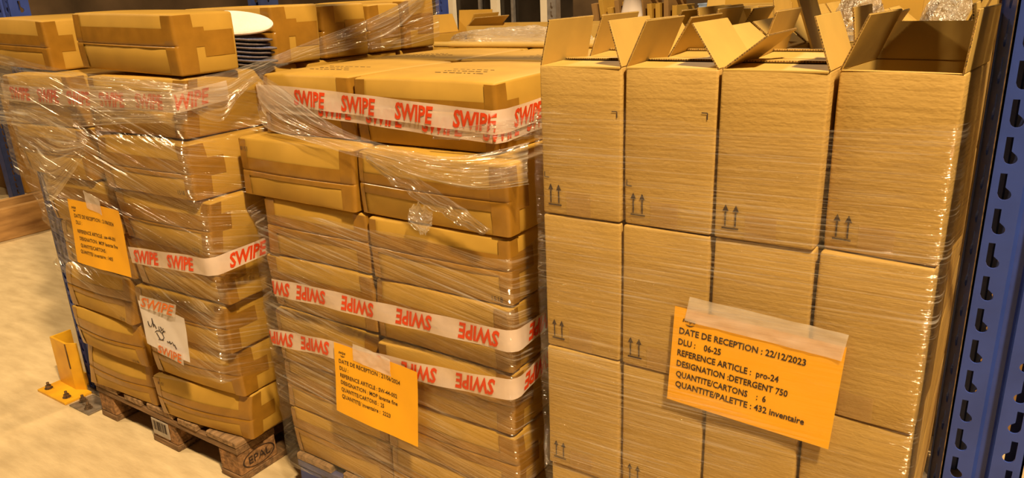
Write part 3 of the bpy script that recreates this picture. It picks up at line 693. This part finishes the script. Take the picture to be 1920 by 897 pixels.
def tape_piece(label, parent_fn, o, us, m='tape_clear', group=None):
    (u0, v0), (u1, v1), (u2, v2), (u3, v3) = us
    def f(a, b):
        u = (u3*(1-a)+u2*a)*(1-b)+(u0*(1-a)+u1*a)*b; v = (v3*(1-a)+v2*a)*(1-b)+(v0*(1-a)+v1*a)*b
        return parent_fn(u, v, .002+.0022*noise.noise(Vector((u*14, v*22, us[0][0]*5))))
    p0 = f(0, 0); t = tag(obj('tape_piece', grid_mesh('tape_piece', lambda a, b: f(a, b)-p0, 22, 8), m), label, 'tape', group); t.location = p0; return t
tape_piece('clear tape strip holding the top of the SW-44-002 sheet', fM, oM, [(.24, 1.075), (.69, 1.03), (.69, .80), (.24, .84)])
tape_piece('small clear tape holding the sheet with quantity 1405', fL, oL, [(.34, 1.18), (.64, 1.10), (.64, .86), (.37, .92)])
tape_piece('long wrinkled clear tape across the top of the detergent 750 sheet', fR, oR, [(.09, 1.13), (1.0, 1.12), (.985, .87), (.07, .88)])
# white handwritten paper with two bits of printed tape
WQ = [YL((260, 563), 1.070), YL((346, 597), 1.074), YL((358, 680), 1.074), YL((279, 643), 1.072)]
tW, fW, oW = sheet('note_paper', 'white handwritten note stuck to the EPAL pallet stack', WQ, [], 'paper_white', logo=False, curl=.004)
def pix_to_uv(zx, zy):
    x, y = zx/6.41+255, zy/6.41+550; A = [(260, 563), (346, 597), (358, 680), (279, 643)]
    u, v = .5, .5
    for _ in range(30):
        f = lambda a, b: tuple((A[3][i]*(1-a)+A[2][i]*a)*(1-b)+(A[0][i]*(1-a)+A[1][i]*a)*b for i in (0, 1))
        p = f(u, v); du = [(f(u+.01, v)[i]-p[i])/.01 for i in (0, 1)]; dv = [(f(u, v+.01)[i]-p[i])/.01 for i in (0, 1)]
        det = du[0]*dv[1]-du[1]*dv[0]; ex, ey = x-p[0], y-p[1]; u += (ex*dv[1]-ey*dv[0])/det; v += (du[0]*ey-du[1]*ex)/det
    return u, v
hand = MB()
for st in ([(160, 330), (172, 372), (188, 392), (206, 394), (212, 350), (200, 300), (218, 350), (232, 402)], [(232, 402), (228, 366), (240, 380), (262, 422)], [(284, 400), (288, 428), (298, 438)], [(300, 404), (318, 424), (312, 446), (330, 440), (336, 424)], [(330, 478), (340, 450), (362, 466), (346, 456), (338, 470)],
           [(252, 462), (268, 446), (300, 450), (334, 488), (354, 534), (340, 556), (300, 546)], [(268, 470), (286, 500), (306, 532), (318, 550), (352, 562)], [(392, 572), (400, 590), (420, 588), (416, 574)], [(424, 584), (430, 606), (446, 600), (452, 588)], [(462, 604), (468, 626), (480, 622), (484, 634), (502, 668)]):
    uv = [pix_to_uv(*p) for p in st]; hand.tube([fW(u, v, .0008)-oW for u, v in uv], .0012, 4)
hand.build('handwriting', 'ink', tW)
def bit(label, corners, fn_off, inkm='orange_ink'):
    f = bil(corners); o = Vector(corners[3]); t = thing('printed_tape', label, 'tape', o); nr = Vector((.1, -1, .05)).normalized()
    g_ = lambda u, v, e=0: f(u, v)+nr*(e+.002*noise.noise(Vector((u*4, v*3, fn_off))))-o
    obj('tape_strip', grid_mesh('tape_strip', lambda u, v: g_(u, v), 16, 6), 'tape_clear', t)
    text_on('printed_word', 'SWIPE', lambda x, y: g_(x, y, .0012), inkm, t, bold=.022, shear=.2, xs=.7, x0=.02, y0=.1, h=.78, width=.94 if fn_off < 5 else .98)
bit('orange lettered tape across the top of the white note', [YL((262, 554), 1.066), YL((330, 572), 1.068), YL((328, 596), 1.068), YL((262, 576), 1.066)], 1)
bit('creased orange lettered tape under the white note', [YL((294, 643), 1.061), YL((342, 664), 1.062), YL((345, 686), 1.063), YL((296, 661), 1.062)], 3)
# ------------------------------------------------------------------ stretch film
bpy.context.view_layer.update()
def stack_layers(prefix, n):
    """free extents (xl, xr, yf) of every layer of a stack, measured on the front cartons"""
    out = []
    for k in range(n):
        P = [c.matrix_world @ v.co for o in list(C.objects) if str(o.get('label', '')).startswith(prefix % ordn[k]) for c in o.children for v in c.data.vertices]
        out.append((min(p.x for p in P), max(p.x for p in P), min(p.y for p in P)))
    return out
def hull(layers, zs0, step, sl=.7):
    """taut film: every layer holds it out, between layers it runs straight at a slope"""
    def f(z):
        d = [max(0, zs0+step*k-z if k else 0, z-zs0-step*(k+1))*sl for k in range(len(layers))]
        return tuple((min if j != 1 else max)(l[j]+(q if j != 1 else -q) for l, q in zip(layers, d)) for j in range(3))
    return f
def film_shell(name, label, hf, z0f, z1f, dl, dr, m, slope, seed, gap=.010, amp=.004, nu=150, nv=90, uvm=1.0, skew=None):
    def geo(u, v):
        zz = z0f(u)*(1-v)+z1f(u)*v; xl, xr, yf = hf(zz); xl -= gap; xr += gap; yf -= gap; W = xr-xl; tot = dl+W+dr; s = u*tot; r = .018
        if s < dl: p = Vector((xl, yf+dl-s, zz)); n = Vector((-1, 0, 0))
        elif s < dl+W: p = Vector((xl+s-dl, yf, zz)); n = Vector((0, -1, 0))
        else: p = Vector((xr, yf+s-dl-W, zz)); n = Vector((1, 0, 0))
        e = min(abs(s-dl), abs(s-dl-W))
        if e < r:
            c = Vector((xl+r, yf+r, zz)) if abs(s-dl) < abs(s-dl-W) else Vector((xr-r, yf+r, zz)); dv = p-c; dv.z = 0; n = dv.normalized(); p = c+n*r
        if skew: p.x += skew(zz)*max(0, min(RD, p.y-yf))*max(0, min(1, (p.x-xl)/W*4-3))
        q = noise.noise(Vector((s*2.2, (zz+slope*s)*30, seed)))*amp + noise.noise(Vector((s*.9+zz, (zz+slope*s)*9, seed+5)))*amp*1.3
        return p+n*max(-gap*.4, q), (s*uvm, (zz+slope*s)*uvm)
    V = []; U = []
    me = grid_mesh(name, lambda u, v: geo(u, v)[0], nu, nv, True, lambda u, v: geo(u, v)[1])
    return tag(obj(name, me, m), label, 'stretch film')
n1 = lambda u, s, a, f=6: a*noise.noise(Vector((u*f, s, 0)))
leftL = stack_layers('brown taped carton on the wooden EPAL pallet, %s layer', 7)
hL = hull(leftL, .1445, .1565)
film_shell('stretch_film', 'wrinkled clear film round the leaning EPAL pallet stack', hL, lambda u: .60-.22*max(0, min(1, (u-.3)/.35))+n1(u, 3, .03), lambda u: 1.225+n1(u, 8, .03), .35, .34, 'film_wrap', .28, 11, gap=.013, amp=.0035)
midL = stack_layers('brown taped carton on the blue pallet, %s layer', 6)
hM = hull(midL, .1445, .1565)
film_shell('stretch_film', 'tight clear film round the lower layers of the blue pallet stack', hM, lambda u: .115+.045*max(0, min(1, (u-.68)/.06))+n1(u, 1, .008), lambda u: .90+n1(u, 4, .03), .30, .30, 'film_wrap', .16, 23, gap=.013, amp=.0025)
hR = lambda z: (RX0, RX0+4*RW-.003, RY)
skR = lambda z: math.tan(math.radians(1.2+1.8*max(0, min(1, (z-.55)/.25))+3.5*max(0, min(1, (z-.95)/.08))))
film_shell('stretch_film', 'tight ribbed clear film round the plain detergent cartons', hR, lambda u: .150, lambda u: 1.20+n1(u, 14, .03), .30, .72, 'film_tight', -.02, 37, gap=.0125, amp=.0022, nv=120, skew=skR)
def catm(P, t):
    n = len(P)-1; k = min(n-1, int(t*n)); f = t*n-k; p0, p1, p2, p3 = P[max(0, k-1)], P[k], P[k+1], P[min(n, k+2)]
    return .5*((2*p1)+(p2-p0)*f+(2*p0-5*p1+4*p2-p3)*f*f+(3*p1-p0-3*p2+p3)*f**3)
def film_patch(label, top, bot, m='film_drape', seed=1, amp=.008, nu=70, nv=26, nrm=(0, -1, 0), vsc=1.0, rag=.0, bow=0.0):
    nn = Vector(nrm)
    def g_(u, v):
        a, b = catm(bot, u), catm(top, u); vv = v
        if rag: vv = v + rag*(noise.noise(Vector((u*14, seed, 0))))*(1-v) + rag*.6*noise.noise(Vector((u*9, seed+3, 1)))*v
        p = a.lerp(b, vv)
        q = noise.noise(Vector((u*3, v*9, seed)))*amp + noise.noise(Vector((u*8, v*22, seed+2)))*amp*.45
        return p+nn*(abs(q)+bow*math.sin(v*math.pi))
    L = sum((top[i+1]-top[i]).length for i in range(len(top)-1))
    me = grid_mesh('stretch_film', g_, nu, nv, True, lambda u, v: (u*L*vsc+seed, v*.2*vsc+seed))
    return tag(obj('stretch_film', me, m), label, 'stretch film')
Yp = lambda l, ys: [PY(p[0], p[1], ys if isinstance(ys, (int, float)) else ys[i]) for i, p in enumerate(l)]
Xp = lambda l, xs: [PX(p[0], p[1], xs if isinstance(xs, (int, float)) else xs[i]) for i, p in enumerate(l)]
film_patch('loose clear film swag hanging across the top layers of the blue pallet stack',
           Yp([(488, 138), (540, 170), (600, 218), (660, 250), (740, 276), (830, 292), (915, 285), (994, 266)], [1.262, 1.252, 1.248, 1.235, 1.222, 1.205, 1.196, 1.20]),
           Yp([(486, 205), (500, 238), (560, 260), (640, 285), (720, 308), (800, 336), (895, 356), (992, 346)], [1.245, 1.225, 1.192, 1.184, 1.180, 1.176, 1.174, 1.186]), seed=3, amp=.012, bow=.006)
film_patch('twisted tail of film dangling down the sixth layer of the blue pallet stack', Yp([(690, 288), (770, 326), (830, 362), (880, 398), (920, 430)], 1.172), Yp([(686, 300), (740, 345), (800, 386), (860, 420), (908, 440)], 1.176), seed=8, amp=.012, rag=.2)
film_patch('torn loose film end at the top layer beside the plain cartons', Yp([(812, 246), (880, 236), (950, 226), (1018, 214)], 1.240), Yp([(812, 262), (880, 262), (950, 262), (1018, 258)], 1.238), seed=15, amp=.008, rag=.1)
film_patch('small ragged film scrap on the sixth layer of the blue pallet stack', Yp([(768, 392), (785, 382), (812, 398)], 1.180), Yp([(764, 412), (790, 440), (810, 425)], 1.178), 'film_crumple', seed=16, amp=.006, rag=.3, nu=24, nv=16)
film_patch('twisted film stretched from the tilted carton up along the narrow cartons',
           Xp([(352, 148), (420, 134), (480, 116), (540, 94), (610, 66), (690, 36), (750, 6), (800, -25)], [-1.710, -1.70, -1.69, -1.70, -1.71, -1.715, -1.72, -1.725]),
           Xp([(352, 205), (412, 228), (450, 180), (500, 140), (560, 114), (640, 98), (720, 72), (790, 14)], [-1.706, -1.69, -1.672, -1.675, -1.685, -1.695, -1.70, -1.715]), seed=21, amp=.010, nrm=(1, -.2, 0), bow=.008)
film_patch('tight shiny film round the last narrow carton behind the mop pads', Xp([(700, 34), (760, 4), (822, -20)], -1.728), Xp([(688, 96), (760, 86), (824, 68)], -1.730), 'film_wrap', seed=27, amp=.004, nrm=(1, 0, 0))
film_patch('folded film pouch sagging from the corner of the EPAL pallet stack', Yp([(14, 196), (60, 204), (110, 222), (168, 262)], [1.040, 1.038, 1.038, 1.042]), Yp([(62, 318), (80, 348), (100, 376), (160, 290)], [1.044, 1.042, 1.044, 1.044]), 'film_drape', seed=33, amp=.010, bow=.008)
film_patch('band of shiny creased film over the seventh layer of the EPAL pallet stack', Yp([(-30, 92), (40, 112), (130, 132), (240, 148), (352, 158)], 1.056), Yp([(-30, 228), (40, 236), (130, 238), (240, 232), (352, 232)], 1.055), 'film_drape', seed=41, amp=.006)
# crumpled film heap on the third row of the blue pallet stack
def heap(label, c, rx, ry, h, seed, m, name='film_heap', cat='plastic film', pw=2):
    def f(u, v):
        a = u*2*math.pi; r = v; q = noise.noise(Vector((math.cos(a)*r*3, math.sin(a)*r*3, seed)))*.25+noise.noise(Vector((math.cos(a)*r*9, math.sin(a)*r*9, seed+4)))*.13
        zz = h*math.sqrt(max(0, 1-r**pw))*(1+q*(1 if pw == 2 else .16))
        return Vector((rx*r*math.cos(a), ry*r*math.sin(a), max(0, zz)))
    me = grid_mesh(name, f, 72, 26, True, lambda u, v: (u*2, v)); o = tag(obj(name, me, m), label, cat); o.location = c; return o
heap('crumpled heap of clear film behind the blue pallet top cartons', (-1.46, 2.235, 1.2535), .29, .10, .042, 4, 'film_crumple')
sh = MB().box(-1.70, -1.00, 2.06, 2.335, 1.2405, 1.2535)
tag(sh.build('storage_carton', 'cardboard_pale', None, .004), 'flat carton under the crumpled film heap', 'carton')
# ------------------------------------------------------------------ folded mop pads
def pad(label, x0, x1, yc, wy, z, th, m, seed, tip=0, group='folded mop pads'):
    t = thing('mop_pad', label, 'mop pad', ((x0+x1)/2, yc, z), (0, 0, 0), group)
    L = x1-x0
    def out(a):
        c, s = math.cos(a), math.sin(a); n = 3.2 if c < 0 else 2.2
        return Vector((math.copysign(abs(c)**(2/n), c)*L/2, math.copysign(abs(s)**(2/n), s)*wy/2, 0))
    def f(u, v):
        a = u*2*math.pi; p = out(a)
        prof = [(0, -1), (.9, -1), (1, -.5), (1, .5), (.9, 1), (0, 1)]; i = min(4, int(v*5)); fr_ = v*5-i; r = prof[i][0]*(1-fr_)+prof[i+1][0]*fr_; hz = prof[i][1]*(1-fr_)+prof[i+1][1]*fr_
        q = p*r; wave = .006*noise.noise(Vector((q.x*7, q.y*9, seed)))
        dro = -tip*max(0, (q.x/(L/2)))**2
        return Vector((q.x, q.y, th/2+hz*th/2+wave+dro))
    obj('fabric', grid_mesh('fabric', f, 44, 10), m, t)
    def e(u, v):
        a = u*2*math.pi; p = out(a); q = p*1.004; wave = .006*noise.noise(Vector((q.x*7, q.y*9, seed))); dro = -tip*max(0, (q.x/(L/2)))**2; b = v*2*math.pi
        return Vector((q.x*(1+.012*math.cos(b)), q.y*(1+.03*math.cos(b)), th/2+wave+dro+th*.32*math.sin(b)))
    obj('edging', grid_mesh('edging', e, 44, 6), 'pad_grey' if m != 'pad_white' else 'pad_white', t)
    return t
pz = ZT+.004
for i in range(7):
    pad('grey edged blue mop pad in the pile between the cartons', -2.15+.003*i, -1.700+.012*math.sin(i*2.1), 1.3745+.002*math.cos(i*1.7), .092, pz, .0095, 'pad_blue', 50, tip=.002); pz += .0113
wp = pad('puffy white mop pad on top of the pile between the cartons', -2.14, -1.690, 1.372, .104, pz+.030, .013, 'pad_white', 70, tip=.012, group=None)
wp.rotation_euler = (math.radians(34), 0, 0)
# ------------------------------------------------------------------ things behind
def open_box(label, x0, x1, y0, y1, z0, z1, flaps, m='cardboard', name='open_carton'):
    t = thing(name, label, 'carton', ((x0+x1)/2, (y0+y1)/2, z0)); W, D, H = x1-x0, y1-y0, z1-z0; th = .005; b = MB()
    b.box(-W/2, W/2, -D/2, -D/2+th, 0, H); b.box(-W/2, W/2, D/2-th, D/2, 0, H); b.box(-W/2, -W/2+th, -D/2+th, D/2-th, 0, H); b.box(W/2-th, W/2, -D/2+th, D/2-th, 0, H); b.box(-W/2, W/2, -D/2, D/2, 0, th)
    b.build('body', m, t)
    for k, a, L in flaps: flap(t, k, W, D, H, a, L, m)
    return t
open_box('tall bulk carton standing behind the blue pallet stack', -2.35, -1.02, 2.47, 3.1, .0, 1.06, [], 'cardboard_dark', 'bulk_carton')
tag(MB().box(-2.36, -1.01, 2.465, 3.105, 1.0605, 1.075).build('cardboard_sheet', 'cardboard'), 'flat cardboard sheet on the bulk carton behind the blue pallet', 'cardboard')
open_box('small open carton with raised flaps behind the crumpled film heap', -2.09, -1.90, 2.53, 2.72, 1.076, 1.255, [('B', -4, .09), ('R', -25, .085), ('L', -20, .08)])
open_box('long open carton lying behind the crumpled film heap', -1.88, -1.28, 2.50, 2.76, 1.076, 1.288, [('L', 50, .05)], 'cardboard_pale')
open_box('added tall dark carton darkening the gap behind the blue rack post', -.19, .7, 2.45, 3.0, 0, 1.30, [], 'cardboard_dark')  # added filler, keeps the gap between cartons and post dark
open_box('big brown carton behind the open plain cartons', -.80, -.20, 2.42, 2.85, 0, 1.375, [('F', -20, .05), ('B', -10, .08)], 'cardboard')
ZC = .1445+3*RH+.013
heap('crinkled bubble wrap bag standing in the open carton beside the rack post', (RX0+RW*3.5, RY+RD*3.5+.032, ZC), .070, .080, .350, 9, 'film_crumple', 'bubble_wrap', 'bubble wrap', 5)
heap('rounded bubble wrap bag standing in the open carton farther from the rack post', (RX0+RW*2.5, RY+RD*3.5+.012, ZC), .070, .080, .362, 19, 'film_crumple', 'bubble_wrap', 'bubble wrap', 5)
for i, (x, y, a) in enumerate(((RX0+RW*2.5+.062, RY+RD*2.5+.008, -20), (RX0+RW*3.5-.070, RY+RD*2.5+.028, 21), (RX0+RW*3.5-.050, RY+RD*2.5+.028, 20.2))):
    t = thing('cardboard_divider', ('cardboard divider leaning away from the rack post in an open carton', 'lower cardboard divider leaning toward the rack post in an open carton', 'upper cardboard divider leaning toward the rack post in an open carton')[i], 'cardboard', (x, y, ZC), (0, math.radians(a), 0))
    MB().box(-.002, .002, -.075, .075, 0, .390).build('board', 'cardboard_pale', t)
# glazed partition, far racks
w1 = struct('window_1', MB().box(-6.6, -3.9, 7.0, 7.02, 0, 2.8).build('tmp', 'dark_glass').data.copy(), 'dark_glass'); bpy.data.objects.remove(bpy.data.objects['tmp'])
for x in (-5.47, -4.87, -4.24, -6.1):
    MB().box(x, x+.085, 6.93, 6.995, 0, 2.8).build('window_frame', 'white_frame', w1)
for x in (-5.05, -4.62): MB().box(x, x+.03, 6.95, 6.995, 0, 2.8).build('window_mullion', 'galvanised', w1)
for x, lab, m in ((-3.25, 'blue rack post in front of the white framed glazing', 'rack_blue'), (-2.40, 'grey perforated shelf post beside the white framed glazing', 'galvanised')):
    t = thing('far_shelf_post', lab, 'rack post', (x, 4.0, 0)); slotted('front_plate', t, lambda a, z, e: Vector((a, e, z)), .06 if m == 'galvanised' else .09, 50, m)
    MB().box(0, .003, .003, .06, 0, 2.5).build('side_plate', m, t); MB().box(.055, .058, .003, .06, 0, 2.5).build('side_plate', m, t)
sf = thing('far_shelf', 'grey far shelf carrying upright brown boards', 'shelf', (-1.2, 4.4, 0))
MB().box(-1.15, 1.6, 0, .5, 1.14, 1.165).build('shelf_board', 'galvanised', sf)
for x in (-1.15, .2, 1.56): MB().box(x, x+.04, .46, .5, 0, 1.9).build('post', 'galvanised', sf)
for z in (1.36, 1.44, 1.54, 1.64): MB().box(-.95, 1.6, .1, .14, z, z+.022).build('rail', 'galvanised', sf)
for i in range(14): MB().box(-.85+i*.17, -.81+i*.17, .10, .45, 1.385, 1.393).build('deck_slat', 'galvanised', sf)
for i in range(11):
    x = -2.30+i*.052; hh = .155+.028*math.sin(i*2.3)
    t = thing('brown_board', 'upright brown cardboard board in the row on the far shelf', 'cardboard', (x, 4.42, 1.1655), (0, math.radians(-10+.9*i), 0), 'boards on the far shelf')
    MB().box(0, .03, 0, .3, 0, hh).build('panel', 'cardboard' if i % 3 else 'cardboard_dark', t, .002)
for i, (x, ww, hh, m, lab, yy) in enumerate(((-1.62, .10, .13, 'pale_blue', 'small pale blue box on the far shelf', 4.42), (-1.45, .12, .09, 'paper_white', 'small white box on the far shelf', 4.42), (-1.15, .16, .14, 'lilac', 'lilac box on the far shelf', 4.42), (-.95, .12, .14, 'pale_blue', 'pale blue box beside the lilac box on the far shelf', 4.42), (-.7, .2, .12, 'cardboard_dark', 'dark carton on the far shelf', 4.42))):
    t = thing('shelf_box', lab, 'box', (x, yy, 1.1655)); MB().box(0, ww, 0, .2, 0, hh).build('body', m, t, .004); MB().box(-.003, ww+.003, -.003, .203, hh, hh+.008).build('lid', m, t)
def cone_bag(label, c, r, h):
    def f(u, v):
        a = u*2*math.pi; rr = r*(1-v**1.6*.72)*(1+.12*noise.noise(Vector((math.cos(a)*2, math.sin(a)*2, v*3)))); return Vector((rr*math.cos(a)+.02*v, rr*.6*math.sin(a), h*v))
    o = tag(obj('cloth_bag', grid_mesh('cloth_bag', f, 24, 12), 'paper_white'), label, 'bag'); o.location = c
cone_bag('white cloth bag standing on the bulk carton behind the flaps', (-1.38, 2.95, 1.0755), .075, .34)
cb2 = open_box('carton of white bundles behind the raised flaps', -.98, -.84, 2.5, 2.75, .0, 1.315, [('B', -8, .06)], 'cardboard_pale')
# yellow bins on the far rack
yr = thing('far_bin_rack', 'far blue rack carrying yellow bins', 'rack', (-.5, 5.0, 0))
for x in (-.8, .10, .75): MB().box(x, x+.05, .0, .05, 0, 1.9).build('post', 'rack_blue', yr)
MB().box(-.8, .8, 0, .04, 1.10, 1.135).build('beam', 'rack_blue', yr); MB().box(-.8, .8, .0, .5, 1.135, 1.145).build('shelf_board', 'galvanised', yr)
MB().box(-.8, .8, 0, .04, 1.30, 1.32).build('beam', 'rack_blue', yr); MB().box(-.8, .8, .0, .5, 1.32, 1.33).build('shelf_board', 'galvanised', yr)
for i in range(6):
    x = -1.22+i*.24
    t = thing('storage_bin', 'yellow open front bin on the far blue rack', 'bin', (x, 5.07, 1.1455), group='yellow bins on the far rack'); b = MB()
    b.box(0, .2, 0, .3, 0, .006); b.box(0, .006, 0, .3, 0, .1); b.box(.194, .2, 0, .3, 0, .1); b.box(0, .2, .294, .3, 0, .12); b.box(0, .2, 0, .006, 0, .06); b.build('shell', 'yellow_bin', t)
    tt = heap('pink bundle in the yellow bin on the far blue rack', (x+.1, 5.2, 1.152), .085, .08, .11, 60+i, 'pink_stuff', 'cloth_bundle', 'bundle'); tt['group'] = 'bundles in the yellow bins'
